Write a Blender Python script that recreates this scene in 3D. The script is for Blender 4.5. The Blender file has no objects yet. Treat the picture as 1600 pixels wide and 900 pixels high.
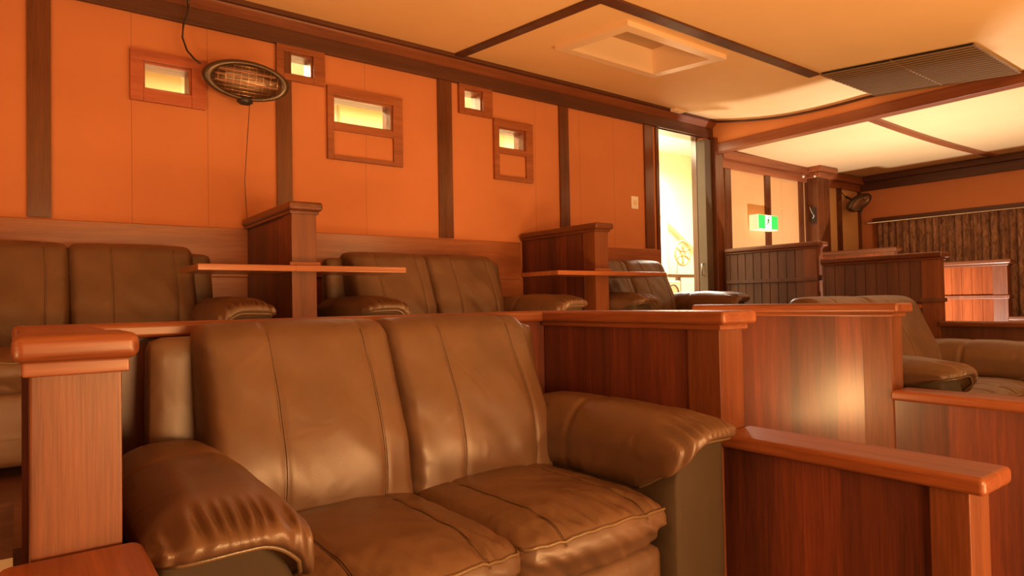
import bpy, bmesh, math, random
from mathutils import Vector, Matrix, noise
random.seed(7)
S = bpy.context.scene
COL = S.collection
PI = math.pi

# ------------------------------------------------------------------ camera
YAW, PITCH, ROLL, FPX = math.radians(36.95), math.radians(1.22), math.radians(-1.06), 1020.0
fw = Vector((math.sin(YAW)*math.cos(PITCH), math.cos(YAW)*math.cos(PITCH), math.sin(PITCH)))
r0 = Vector((math.cos(YAW), -math.sin(YAW), 0)); u0 = r0.cross(fw)
rr = r0*math.cos(ROLL)+u0*math.sin(ROLL); uu = -r0*math.sin(ROLL)+u0*math.cos(ROLL)
cam = bpy.data.cameras.new('camera'); cam.sensor_width = 36; cam.lens = 36*FPX/1600
cam.clip_start = 0.05
co = bpy.data.objects.new('camera', cam); COL.objects.link(co)
M = Matrix(((rr.x, uu.x, -fw.x), (rr.y, uu.y, -fw.y), (rr.z, uu.z, -fw.z))).to_4x4()
M.translation = (0, 0, 1.05); co.matrix_world = M
S.camera = co

# ------------------------------------------------------------------ colour management, world, lights
S.view_settings.view_transform = 'Standard'; S.view_settings.look = 'None'
S.view_settings.gamma = 1; S.view_settings.use_curve_mapping = False
S.view_settings.exposure = 0.0
W = bpy.data.worlds.new('world'); S.world = W; W.use_nodes = True
W.node_tree.nodes['Background'].inputs[0].default_value = (1, .5, .2, 1)
W.node_tree.nodes['Background'].inputs[1].default_value = 0.05

def lamp(name, kind, loc, power, col, size=None, target=None, sizey=None, spread=None):
    l = bpy.data.lights.new(name, kind); l.energy = power; l.color = col
    if kind == 'AREA':
        l.size = size
        if sizey: l.shape = 'RECTANGLE'; l.size_y = sizey
        if spread: l.spread = spread
    elif size: l.shadow_soft_size = size
    o = bpy.data.objects.new(name, l); COL.objects.link(o); o.location = loc
    if target:
        o.rotation_euler = (Vector(target)-Vector(loc)).to_track_quat('-Z', 'Y').to_euler()
    return o
WARM = (1, .50, .18)
lamp('house_light_front', 'AREA', (1.0, -1.2, .80), 88, WARM, 1.1, (1.2, 3, 1.05), .4)
lamp('fill_light_back', 'AREA', (1.2, -3.2, 1.9), 26, WARM, 3.0, (1.8, 3, 1.6), 1.2)  # big soft fill added behind the camera, no known fixture
lamp('row_light', 'AREA', (.9, 2.44, .60), 8, (1, .50, .18), 1.6, (.9, 3.6, 1.15), .06)
lamp('row_light', 'AREA', (-.8, 2.44, .60), 7, (1, .50, .18), 1.2, (-.6, 3.6, 1.15), .06)
lamp('row_light', 'AREA', (2.6, 2.60, .60), 6, (1, .50, .18), 1.0, (2.6, 3.8, 1.3), .06)
lamp('fill_light_side', 'AREA', (-2.6, .6, 2.0), 14, WARM, 1.4, (2.5, 4.2, 2.2))  # unseen fill added to brighten the back wall
lamp('fill_light_right', 'AREA', (4.6, -2.0, 2.3), 45, WARM, 1.0, (6.5, 3.5, 1.4))  # fill added behind the camera, aimed at the far block
lamp('ceiling_fill', 'AREA', (4.4, -.6, .35), 58, (1, .56, .20), .8, (4.6, 0, 3))  # upward fills, here and below, added to brighten the ceiling
lamp('ceiling_fill', 'AREA', (-1.6, .6, .5), 46, (1, .52, .20), .6, (-1.2, 1.0, 3))
lamp('ceiling_fill', 'AREA', (2.3, -1.2, .2), 78, (1, .52, .20), .8, (2.5, .2, 3))
lamp('ceiling_fill', 'AREA', (2.5, 2.0, .35), 10, (1, .54, .21), .4, (2.7, 2.4, 3))  # added in the aisle to lift the dim ceiling near the wall
lamp('aisle_step_light', 'POINT', (2.16, 2.02, .42), 26, (1, .57, .21), .10)
lamp('booth_floor_light', 'AREA', (6.95, 2.65, .26), 98, (1, .92, .82), .12, (6.85, 2.75, 3))
lamp('projection_room_light', 'AREA', (3.0, 5.2, 2.93), 170, (1, .84, .50), 4.5, (3.0, 5.2, 0), .6)
lamp('projection_room_light', 'AREA', (6.2, 5.4, 2.9), 230, (1, .92, .72), 1.2, (6.0, 5.4, 0), .6)

# ------------------------------------------------------------------ materials
def mat(name): 
    m = bpy.data.materials.new(name); m.use_nodes = True
    nt = m.node_tree; b = nt.nodes['Principled BSDF']
    return m, nt, b
def N(nt, t, **k):
    n = nt.nodes.new(t)
    for a, v in k.items():
        if a in n.inputs: n.inputs[a].default_value = v
        else: setattr(n, a, v)
    return n
def ramp(nt, fac, stops):
    r = nt.nodes.new('ShaderNodeValToRGB'); e = r.color_ramp.elements
    while len(e) < len(stops): e.new(.5)
    for x, (p, c) in zip(e, stops): x.position = p; x.color = (*c, 1)
    nt.links.new(fac, r.inputs[0]); return r.outputs[0]
def simple(name, c, rough=.5, metal=0, spec=.5):
    m, nt, b = mat(name); b.inputs['Base Color'].default_value = (*c, 1)
    b.inputs['Roughness'].default_value = rough; b.inputs['Metallic'].default_value = metal
    b.inputs['Specular IOR Level'].default_value = spec
    return m
def wood(name, axis, cols, rough=.35, coat=.3, scale=1.0, plank=0.0, spec=.5, bump=.12, knots=False):
    """streaky grain running along one axis; plank > 0 adds veneer leaves of that width"""
    m, nt, b = mat(name); L = nt.links.new
    tc = N(nt, 'ShaderNodeTexCoord'); src = tc.outputs['Object']
    geo = N(nt, 'ShaderNodeNewGeometry')
    mp = N(nt, 'ShaderNodeMapping'); st = {'X': (1.2, 26, 26), 'Y': (26, 1.2, 26), 'Z': (26, 26, 1.2)}[axis]
    mp.inputs['Scale'].default_value = [s*scale for s in st]; L(geo.outputs['Position'], mp.inputs['Vector'])
    n1 = N(nt, 'ShaderNodeTexNoise', Scale=1.0, Detail=8, Roughness=.62, Distortion=.5); L(mp.outputs[0], n1.inputs['Vector'])
    mp2 = N(nt, 'ShaderNodeMapping'); mp2.inputs['Scale'].default_value = [s*scale*.22 for s in st]; L(geo.outputs['Position'], mp2.inputs['Vector'])
    n2 = N(nt, 'ShaderNodeTexNoise', Scale=1.0, Detail=3, Roughness=.5); L(mp2.outputs[0], n2.inputs['Vector'])
    mp3 = N(nt, 'ShaderNodeMapping'); mp3.inputs['Scale'].default_value = [s*scale*7 for s in st]; L(geo.outputs['Position'], mp3.inputs['Vector'])
    n3 = N(nt, 'ShaderNodeTexNoise', Scale=1.0, Detail=2, Roughness=.5); L(mp3.outputs[0], n3.inputs['Vector'])
    mx = N(nt, 'ShaderNodeMix', data_type='FLOAT'); mx.inputs[0].default_value = .5
    L(n1.outputs[0], mx.inputs[2]); L(n2.outputs[0], mx.inputs[3])
    val = mx.outputs[0]
    mx2 = N(nt, 'ShaderNodeMix', data_type='FLOAT'); mx2.inputs[0].default_value = .22
    L(val, mx2.inputs[2]); L(n3.outputs[0], mx2.inputs[3]); val = mx2.outputs[0]
    if plank:
        sx = N(nt, 'ShaderNodeSeparateXYZ'); L(geo.outputs['Position'], sx.inputs[0])
        ad = N(nt, 'ShaderNodeMath', operation='ADD'); L(sx.outputs[0], ad.inputs[0]); L(sx.outputs[1], ad.inputs[1])
        dv = N(nt, 'ShaderNodeMath', operation='DIVIDE'); L(ad.outputs[0], dv.inputs[0]); dv.inputs[1].default_value = plank
        fl = N(nt, 'ShaderNodeMath', operation='FLOOR'); L(dv.outputs[0], fl.inputs[0])
        wn = N(nt, 'ShaderNodeTexWhiteNoise', noise_dimensions='1D'); L(fl.outputs[0], wn.inputs['W'])
        m3 = N(nt, 'ShaderNodeMath', operation='MULTIPLY_ADD'); L(wn.outputs[0], m3.inputs[0]); m3.inputs[1].default_value = .16
        sub = N(nt, 'ShaderNodeMath', operation='SUBTRACT'); L(val, sub.inputs[0]); sub.inputs[1].default_value = .08
        L(sub.outputs[0], m3.inputs[2]); val = m3.outputs[0]
    c = ramp(nt, val, [(.33, cols[0]), (.5, cols[1]), (.66, cols[2])])
    L(c, b.inputs['Base Color'])
    b.inputs['Roughness'].default_value = rough; b.inputs['Coat Weight'].default_value = coat
    b.inputs['Coat Roughness'].default_value = max(.12, rough*.6); b.inputs['Specular IOR Level'].default_value = spec
    bp = N(nt, 'ShaderNodeBump', Strength=bump, Distance=.004); L(val, bp.inputs['Height']); L(bp.outputs[0], b.inputs['Normal'])
    return m
def sc(c, k): return tuple(x*k for x in c)
RED = [(.055, .015, .009), (.125, .030, .015), (.23, .052, .022)]
MID = [(.14, .036, .012), (.28, .080, .026), (.41, .13, .045)]
DRK = [(.05, .016, .008), (.09, .030, .014), (.14, .048, .022)]
PAL = [(.20, .058, .020), (.34, .110, .038), (.46, .165, .060)]
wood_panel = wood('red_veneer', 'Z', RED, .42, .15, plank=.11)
wood_panel_lit = wood('red_veneer_lit', 'Z', [sc(c, 1.15) for c in RED], .5, 1.0, plank=.24)  # lit copy of the red veneer, light put into its brighter colour
wood_post = wood('post_wood', 'Z', [sc(c, .56) for c in MID], .45, .08, bump=.25)
wood_capX = wood('cap_wood_x', 'X', [sc(c, .85) for c in MID], .40, .10)
wood_capY = wood('cap_wood_y', 'Y', [sc(c, .85) for c in MID], .40, .10)
wood_dcap = wood('dark_cap_wood', 'Y', [sc(c, .45) for c in MID], .36, .2)
wood_stud = wood('stud_wood', 'Z', [sc(c, .42) for c in MID], .24, .6)
wood_corn = wood('cornice_wood', 'X', DRK, .45, .1)
wood_cornY = wood('cornice_wood_y', 'Y', DRK, .45, .1)
wood_cornL = wood('cornice_board', 'X', [sc(c, .7) for c in MID], .40, .2)
wood_dado = wood('dado_wood', 'X', PAL, .34, .35)
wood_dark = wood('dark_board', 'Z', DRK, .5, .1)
wood_frame = wood('window_frame_wood', 'X', MID, .4, .2)
wood_frameR = wood('red_pine_frame', 'X', [(.22, .05, .02), (.40, .10, .04), (.50, .14, .06)], .4, .2)
wood_shelf = wood('shelf_wood', 'X', PAL, .32, .4)
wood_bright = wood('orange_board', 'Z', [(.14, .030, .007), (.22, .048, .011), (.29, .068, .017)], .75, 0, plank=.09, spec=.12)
floor_m = wood('dark_floor', 'X', DRK, .5, .1)

def leather(name, c0, c1, rough=.33):
    m, nt, b = mat(name); L = nt.links.new
    tc = N(nt, 'ShaderNodeTexCoord')
    n = N(nt, 'ShaderNodeTexNoise', Scale=5, Detail=4, Roughness=.6); L(tc.outputs['Object'], n.inputs['Vector'])
    L(ramp(nt, n.outputs[0], [(.3, c0), (.7, c1)]), b.inputs['Base Color'])
    v = N(nt, 'ShaderNodeTexVoronoi', Scale=420); L(tc.outputs['Object'], v.inputs['Vector'])
    mp = N(nt, 'ShaderNodeMapping'); mp.inputs['Scale'].default_value = (3.2, 3.2, 3.2); mp.inputs['Rotation'].default_value = (.4, .5, .6)
    L(tc.outputs['Object'], mp.inputs['Vector'])
    w = N(nt, 'ShaderNodeTexNoise', Scale=2.2, Detail=5, Roughness=.62, Distortion=1.6); w.noise_type = 'RIDGED_MULTIFRACTAL'
    L(mp.outputs[0], w.inputs['Vector'])
    b1 = N(nt, 'ShaderNodeBump', Strength=.16, Distance=.0012); L(v.outputs[0], b1.inputs['Height'])
    b2 = N(nt, 'ShaderNodeBump', Strength=.5, Distance=.006); L(w.outputs[0], b2.inputs['Height']); L(b1.outputs[0], b2.inputs['Normal'])
    L(b2.outputs[0], b.inputs['Normal'])
    rr_ = N(nt, 'ShaderNodeMapRange'); rr_.inputs['To Min'].default_value = rough-.05; rr_.inputs['To Max'].default_value = rough+.10
    L(n.outputs[0], rr_.inputs['Value']); L(rr_.outputs[0], b.inputs['Roughness'])
    b.inputs['Specular IOR Level'].default_value = .8
    return m
leath = leather('brown_leather', (.098, .050, .026), (.14, .070, .036), .42)
leath_dull = leather('side_leather', (.05, .032, .017), (.06, .038, .021), .7)
leath_dull.node_tree.nodes['Principled BSDF'].inputs['Specular IOR Level'].default_value = .25
piping_m = leather('piping_leather', (.13, .08, .04), (.18, .11, .055), .3)
stitch_m = simple('stitch_thread', (.05, .026, .013), .8)

def wallmat(name, c0, c1, seams=()):
    m, nt, b = mat(name); L = nt.links.new
    geo = N(nt, 'ShaderNodeNewGeometry')
    n = N(nt, 'ShaderNodeTexNoise', Scale=1.3, Detail=4, Roughness=.6); L(geo.outputs['Position'], n.inputs['Vector'])
    col = ramp(nt, n.outputs[0], [(.3, c0), (.7, c1)])
    f = N(nt, 'ShaderNodeTexNoise', Scale=160, Detail=2); L(geo.outputs['Position'], f.inputs['Vector'])
    h = f.outputs[0]
    if seams:
        sx = N(nt, 'ShaderNodeSeparateXYZ'); L(geo.outputs['Position'], sx.inputs[0]); last = None
        for s in seams:
            d = N(nt, 'ShaderNodeMath', operation='SUBTRACT'); L(sx.outputs[0], d.inputs[0]); d.inputs[1].default_value = s
            a = N(nt, 'ShaderNodeMath', operation='ABSOLUTE'); L(d.outputs[0], a.inputs[0])
            l = N(nt, 'ShaderNodeMath', operation='LESS_THAN'); L(a.outputs[0], l.inputs[0]); l.inputs[1].default_value = .0022
            if last is None: last = l.outputs[0]
            else:
                q = N(nt, 'ShaderNodeMath', operation='MAXIMUM'); L(last, q.inputs[0]); L(l.outputs[0], q.inputs[1]); last = q.outputs[0]
        mx = N(nt, 'ShaderNodeMix', data_type='RGBA'); L(last, mx.inputs[0]); L(col, mx.inputs[6]); mx.inputs[7].default_value = (*sc(c0, .72), 1)
        col = mx.outputs[2]
    L(col, b.inputs['Base Color']); b.inputs['Roughness'].default_value = .75; b.inputs['Specular IOR Level'].default_value = .25
    bp = N(nt, 'ShaderNodeBump', Strength=.25, Distance=.002); L(h, bp.inputs['Height']); L(bp.outputs[0], b.inputs['Normal'])
    return m
wall_m = wallmat('orange_wall', (.53, .195, .078), (.59, .222, .092), seams=(.517, .929, 1.98, 3.55, 4.07, 4.51, 7.4))
bay_m = wallmat('pale_bay_wall', (.66, .36, .15), (.74, .43, .19), seams=(7.4, 8.5))  # paler tone for the bay section of the back wall
fascia_m = wallmat('orange_fascia', (.66, .26, .10), (.72, .30, .12))
ceil_m = wallmat('ceiling_fabric', (.82, .53, .26), (.88, .58, .30))
cream_m = wallmat('cream_paint', (.84, .79, .64), (.88, .84, .70))
hatch_m = simple('hatch_paint', (.88, .66, .44), .4)
hatch_in = wallmat('hatch_interior', (.42, .27, .15), (.50, .32, .18))
yellow_m = simple('yellow_board', (.80, .64, .34), .6)
white_m = simple('white_paint', (.85, .82, .74), .5)
black_m = simple('black_plastic', (.03, .022, .018), .4)
hous_m = simple('heater_housing', (.11, .075, .05), .3, .6)
wire_m = simple('heater_wire', (.75, .50, .32), .3, 1)
refl_m = simple('heater_reflector', (.30, .20, .13), .35, .9)
tube_m = simple('quartz_tube', (.45, .22, .14), .3)
grey_m = simple('door_leaf', (.11, .075, .048), .6)
chrome_m = simple('steel', (.6, .55, .5), .3, 1)
slat_m = simple('slat_metal', (.30, .19, .11), .35, .3)
dark_void = simple('duct_dark', (.02, .014, .01), .9)

def glass():
    m = bpy.data.materials.new('window_glass'); m.use_nodes = True; nt = m.node_tree; nt.nodes.clear()
    o = N(nt, 'ShaderNodeOutputMaterial'); t = N(nt, 'ShaderNodeBsdfTransparent'); g = N(nt, 'ShaderNodeBsdfGlossy', Roughness=.03)
    fr = N(nt, 'ShaderNodeFresnel', IOR=1.45); mx = N(nt, 'ShaderNodeMixShader')
    t.inputs[0].default_value = (.97, .95, .9, 1)
    nt.links.new(fr.outputs[0], mx.inputs[0]); nt.links.new(t.outputs[0], mx.inputs[1]); nt.links.new(g.outputs[0], mx.inputs[2]); nt.links.new(mx.outputs[0], o.inputs[0])
    return m
glass_m = glass()
def emis(name, c, k, base=None):
    m, nt, b = mat(name); b.inputs['Base Color'].default_value = (*(base or c), 1)
    b.inputs['Emission Color'].default_value = (*c, 1); b.inputs['Emission Strength'].default_value = k
    return m
sign_w = emis('sign_white', (1, .93, .70), .75); sign_g = emis('sign_green', (.03, .60, .10), .45)
sign_side = emis('sign_diffuser', (1, .80, .45), .75)

# ------------------------------------------------------------------ mesh helpers
class MB:
    def __init__(s): s.v = []; s.f = []; s.sm = []
    def add(s, vs, fs, smooth=False):
        o = len(s.v); s.v += [tuple(v) for v in vs]
        s.f += [tuple(i+o for i in f) for f in fs]; s.sm += [smooth]*len(fs); return s
    def box(s, x0, x1, y0, y1, z0, z1, b=0.0):
        if x0 > x1: x0, x1 = x1, x0
        if y0 > y1: y0, y1 = y1, y0
        if z0 > z1: z0, z1 = z1, z0
        if b <= 0:
            vs = [(x, y, z) for x in (x0, x1) for y in (y0, y1) for z in (z0, z1)]
            return s.add(vs, [(0, 1, 3, 2), (4, 6, 7, 5), (0, 4, 5, 1), (2, 3, 7, 6), (0, 2, 6, 4), (1, 5, 7, 3)])
        b = min(b, (x1-x0)*.49, (y1-y0)*.49, (z1-z0)*.49)
        bm = bmesh.new(); bmesh.ops.create_cube(bm, size=1)
        for v in bm.verts:
            v.co = Vector(((x0+x1)/2+v.co.x*(x1-x0), (y0+y1)/2+v.co.y*(y1-y0), (z0+z1)/2+v.co.z*(z1-z0)))
        bmesh.ops.bevel(bm, geom=bm.edges[:], offset=b, segments=4 if b > .01 else 2, affect='EDGES', profile=.5)
        bm.verts.index_update(); s.add([v.co[:] for v in bm.verts], [[v.index for v in f.verts] for f in bm.faces]); bm.free(); return s
    def tube(s, pts, r, n=8, closed=False):
        pts = [Vector(p) for p in pts]; rings = []; m = len(pts)
        up = Vector((.13, .21, .97)).normalized()
        for i, p in enumerate(pts):
            a = pts[(i-1) % m] if (i > 0 or closed) else p; c = pts[(i+1) % m] if (i < m-1 or closed) else p
            t = (c-a).normalized(); u = t.cross(up)
            if u.length < .05: u = t.cross(Vector((1, 0, 0)))
            u.normalize(); w = t.cross(u); rad = r[i] if isinstance(r, (list, tuple)) else r
            rings.append([p+(u*math.cos(2*PI*k/n)+w*math.sin(2*PI*k/n))*rad for k in range(n)])
        vs = [v for q in rings for v in q]; fs = []
        for i in range(m if closed else m-1):
            for k in range(n): j = (i+1) % m; fs.append((i*n+k, i*n+(k+1) % n, j*n+(k+1) % n, j*n+k))
        if not closed: fs += [tuple(range(n))[::-1], tuple((m-1)*n+k for k in range(n))]
        return s.add(vs, fs, True)
    def prism(s, poly, f0, f1, smooth=False):
        """poly: list of 2-D points, f0/f1: functions mapping a 2-D point to 3-D for both ends"""
        n = len(poly); vs = [f0(*p) for p in poly]+[f1(*p) for p in poly]
        fs = [(i, (i+1) % n, n+(i+1) % n, n+i) for i in range(n)]
        s.add(vs, fs, smooth); return s.add(vs, [tuple(range(n))[::-1], tuple(range(n, 2*n))])
GROUPS = {'booth_partition': 'wooden booth partitions', 'shelf_partition': 'tall partitions with drink shelves', 'half_wall': 'half walls behind the sofas', 'wall_board': 'yellow boards in the projection room'}
def link(name, mb, m, parent=None, loc=None, smooth=None):
    me = bpy.data.meshes.new(name); off = Vector(parent.location) if parent is not None and loc is None else Vector(loc or (0, 0, 0))
    if parent is None and loc is None:
        off = Vector((0, 0, 0))
    me.from_pydata([tuple(Vector(v)-off) for v in mb.v], [], mb.f)
    bm = bmesh.new(); bm.from_mesh(me)
    if not getattr(mb, 'keep', False): bmesh.ops.recalc_face_normals(bm, faces=bm.faces[:])
    bm.to_mesh(me); bm.free()
    if any(mb.sm):
        for p, sm in zip(me.polygons, mb.sm): p.use_smooth = sm if smooth is None else smooth
    else:
        for p in me.polygons: p.use_smooth = True
        me.set_sharp_from_angle(angle=math.radians(32))
    me.materials.append(m); me.update()
    o = bpy.data.objects.new(name, me); COL.objects.link(o)
    if not any(mb.sm):
        wn = o.modifiers.new('weighted_normals', 'WEIGHTED_NORMAL'); wn.keep_sharp = True; wn.weight = 100
    if parent is not None:
        o.parent = parent
        if loc is not None: pass
    elif loc is not None: o.location = loc
    return o
def sub(name, mb, m, parent, root, smooth=None):
    """sub-part: vertices given in world space of the root"""
    o = link(name, mb, m, root, smooth=smooth); o.parent = parent; return o
def tag(o, label=None, cat=None, group=None, kind=None):
    if label: o['label'] = label
    if cat: o['category'] = cat
    if group or o.name.split('.')[0] in GROUPS: o['group'] = group or GROUPS[o.name.split('.')[0]]
    if kind: o['kind'] = kind
    return o
def thing(name, loc, label, cat, group=None):
    o = bpy.data.objects.new(name, None); COL.objects.link(o); o.location = loc; o.empty_display_size = .1
    return tag(o, label, cat, group)
def struct(name, mb, m, smooth=None):
    o = link(name, mb, m, smooth=smooth); o['kind'] = 'structure'; return o

# ------------------------------------------------------------------ the room shell
YW = 4.35          # back wall plane
XF = 9.40          # far right wall
XB = 6.03          # beam between the main ceiling and the lower bay
def zc(x, y):
    yy = max(y, .6)
    z = 2.985-.098*(YW-yy)
    if 2.66 < yy < YW:
        t = max(0, min(1, (x-3.9)/2.1)); t = t*t*(3-2*t)
        z -= .065*t*math.sin(PI*((YW-yy)/(YW-2.66)))
    return z
def zb(x, y):
    return 2.70-.035*math.sin(PI*(x-XB)/(XF-XB))*(1 if y > 2.7 else .8)
def grid(fn, x0, x1, y0, y1, nx, ny, hole=None):
    mb = MB(); vs = []; fs = []
    xs = [x0+(x1-x0)*i/nx for i in range(nx+1)]; ys = [y0+(y1-y0)*i/ny for i in range(ny+1)]
    if hole:
        xs = sorted(xs+list(hole[:2])); ys = sorted(ys+list(hole[2:])); nx += 2; ny += 2
    for x in xs:
        for y in ys: vs.append((x, y, fn(x, y)))
    for i in range(nx):
        for j in range(ny):
            if hole and hole[0] < (xs[i]+xs[i+1])/2 < hole[1] and hole[2] < (ys[j]+ys[j+1])/2 < hole[3]: continue
            a = i*(ny+1)+j; fs.append((a, a+ny+1, a+ny+2, a+1))
    return mb.add(vs, fs, True)
def holes_wall(x0, x1, z0, z1, holes, y0, y1):
    xs = sorted({x0, x1, *[h[0] for h in holes], *[h[1] for h in holes]}); zs = sorted({z0, z1, *[h[2] for h in holes], *[h[3] for h in holes]})
    solid = lambda i, j: 0 <= i < len(xs)-1 and 0 <= j < len(zs)-1 and not any(h[0] <= (xs[i]+xs[i+1])/2 <= h[1] and h[2] <= (zs[j]+zs[j+1])/2 <= h[3] for h in holes)
    mb = MB()
    for i in range(len(xs)-1):
        for j in range(len(zs)-1):
            if not solid(i, j): continue
            a, b, c, d = xs[i], xs[i+1], zs[j], zs[j+1]
            mb.add([(a, y0, c), (b, y0, c), (b, y0, d), (a, y0, d)], [(0, 1, 2, 3)]); mb.add([(a, y1, c), (b, y1, c), (b, y1, d), (a, y1, d)], [(3, 2, 1, 0)])
            for di, dj, q in ((-1, 0, (a, a, c, d)), (1, 0, (b, b, c, d)), (0, -1, (a, b, c, c)), (0, 1, (a, b, d, d))):
                if not solid(i+di, j+dj):
                    p, r, s, t = q
                    mb.add([(p, y0, s), (r, y0, t), (r, y1, t), (p, y1, s)], [(0, 1, 2, 3)])
    return mb
WIN = [  # glass opening x0 x1 z0 z1 ; outer frame x0 x1 z0 z1 ; lower panel z or None
    ((.575, .835, 2.345, 2.51), (.508, .915, 2.27, 2.572), None, wood_frameR),
    ((1.395, 1.595, 2.597, 2.745), (1.347, 1.676, 2.555, 2.79), None, wood_frame),
    ((1.735, 2.19, 2.32, 2.51), (1.69, 2.265, 2.062, 2.573), (1.737, 2.225, 2.093, 2.268), wood_frame),
    ((2.817, 2.993, 2.597, 2.755), (2.765, 3.087, 2.553, 2.80), None, wood_frame),
    ((3.15, 3.43, 2.325, 2.496), (3.10, 3.505, 2.060, 2.562), (3.152, 3.465, 2.096, 2.278), wood_frame),
]
holes = [w[0] for w in WIN]+[(5.14, 5.875, -.3, 2.78)]
struct('wall_back', holes_wall(-4, 6.06, -.3, 3.05, holes, YW, YW+.12), wall_m)
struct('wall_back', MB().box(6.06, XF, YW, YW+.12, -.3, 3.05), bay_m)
mb = MB().box(XF, XF+.12, -4, YW+.12, -.3, 3.05); struct('wall_right', mb, wall_m)
mb = MB().box(-4.12, -4, -4, YW+.12, -.3, 3.05); struct('wall_left', mb, wall_m)
mb = MB().box(-4.12, XF+.12, -4.12, -4, -.3, 3.05); struct('wall_front', mb, wall_m)
mb = MB().box(-4, XF, -4, YW, -.35, -.25); struct('floor', mb, floor_m)
struct('ceiling', grid(zc, -4, XB, -4, YW, 60, 60, (3.183, 4.067, 2.923, 3.467)), ceil_m)
struct('ceiling', grid(zb, XB, XF, -4, YW, 30, 30), ceil_m)
# tiers the booths stand on
def tier(x0, x1, y0, y1, z, m=floor_m): struct('floor', MB().box(x0, x1, y0, y1, -.25, z), m)
tier(.06, 1.90, .2, 2.30, 0.0)                # floor of the near booth
tier(-4, .06, .2, 2.28, 0.0)
tier(-4, -.02, 2.28, 2.86, .20, cream_m)        # pale step beside the left newel
tier(-4, -.02, 2.86, YW, .39)
tier(-.02, 1.95, 2.30, YW, .39)
tier(1.95, 3.18, 3.05, YW, .39); tier(1.95, 3.18, 2.40, 3.05, .20); tier(1.95, 3.18, 1.5, 2.40, .02)
tier(3.23, 6.02, .2, 2.42, .004); tier(3.18, 6.02, 2.42, YW, .39)
tier(6.02, XF, 2.9, YW, .40); tier(6.02, XF, 1.2, 2.9, .20)

# studs, dado, cornice, ceiling battens -> trim_n
tn = [0]
def trim(mb, m, smooth=None):
    tn[0] += 1; return struct('trim_%d' % tn[0], mb, m, smooth)
for a, b in ((.026, .133), (1.346, 1.447), (2.576, 2.70), (3.817, 3.924), (4.93, 5.055)):
    trim(MB().box(a, b, YW-.022, YW, 1.555, 2.80, .003), wood_stud)
for a, b in ((6.24, 6.35), (7.03, 7.14), (7.78, 7.88), (8.74, 8.85), (9.33, 9.39)):
    trim(MB().box(a, b, YW-.022, YW, .4, 2.50, .003), wood_stud)
for a, b in ((-.02, 1.16), (1.30, 3.35), (3.50, 5.12)):
    trim(MB().box(a if a > 0 else -4, b, YW-.03, YW, 1.24, 1.545, .004), wood_dado)
trim(MB().box(-4, 5.12, YW-.02, YW, .39, 1.235), wood_dado)
# cornice of the main room in three steps
trim(MB().box(-4, 6.02, YW-.035, YW, 2.785, 2.89, .003), wood_corn)
trim(MB().prism([(YW-.03, 2.89), (YW-.075, 2.93), (YW-.085, 2.945), (YW, 2.945), (YW, 2.89)], lambda y, z: (-4, y, z), lambda y, z: (6.02, y, z)), wood_cornL)
trim(MB().box(-4, 6.02, YW-.12, YW, 2.945, 2.975, .004), wood_corn)
# cornice of the bay
for y0, z0, z1, m in ((YW-.04, 2.49, 2.58, wood_frame), (YW-.09, 2.58, 2.67, wood_frame)):
    trim(MB().box(6.12, XF, y0, YW, z0, z1, .004), m)
trim(MB().box(XF-.05, XF, -4, YW-.05, 2.495, 2.61, .004), wood_cornY)
trim(MB().box(XF-.10, XF, -4, YW-.09, 2.61, 2.68, .004), wood_cornY)
# beam and fascia
trim(MB().box(6.0, 6.12, -4, YW, 2.62, 2.72, .006), wood_capY)
mb = MB(); vs = []; fs = []
for i in range(41):
    y = 1.2+(YW-1.2)*i/40; vs += [(XB-.005, y, 2.70), (XB-.005, y, max(zc(XB, y), 2.701)), (XB+.03, y, max(zc(XB, y), 2.701)), (XB+.03, y, 2.70)]
    if i: a = 4*(i-1); fs += [(a, a+1, a+5, a+4), (a+1, a+2, a+6, a+5), (a+2, a+3, a+7, a+6)]
mb.add(vs, fs); trim(mb, fascia_m)
# dark edge strip of the sagging ceiling sheet
trim(MB().tube([(XB-.02, 1.3+(YW-1.33)*i/30, zc(XB, 1.3+(YW-1.33)*i/30)-.008) for i in range(31)], .012, 6), wood_cornY)
def batten(p0, p1, w, n=20, fn=zc, d=.02):
    mb = MB(); vs = []; fs = []; a = Vector((*p0, 0)); b = Vector((*p1, 0)); t = (b-a).normalized(); s_ = Vector((-t.y, t.x, 0))*w/2
    for i in range(n+1):
        c = a.lerp(b, i/n); z = fn(c.x, c.y)
        for q, dz in ((s_, .004), (s_, -d), (-s_, -d), (-s_, .004)): vs.append((c.x+q.x, c.y+q.y, z+dz))
        if i:
            o = 4*(i-1)
            for k in range(4): fs.append((o+k, o+(k+1) % 4, o+4+(k+1) % 4, o+4+k))
    return mb.add(vs, fs)
trim(batten((-4, 2.73), (5.05, 2.66), .085), wood_cornY)
trim(batten((2.71, YW-.1), (2.71, -4), .075), wood_corn)
trim(batten((6.12, 2.79), (XF-.08, 2.73), .08, fn=zb), wood_frame)
trim(batten((-.9, YW-.1), (-.9, -4), .075), wood_corn)
# pillar in the bay
t = trim(MB().box(7.93, 8.22, 4.17, YW, .4, 2.53, .006), wood_stud)
trim(MB().box(7.90, 8.25, 4.13, YW, 2.53, 2.60, .012), wood_frame)
trim(MB().box(7.86, 8.29, 4.09, YW, 2.60, 2.665, .012), wood_frame)

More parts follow.
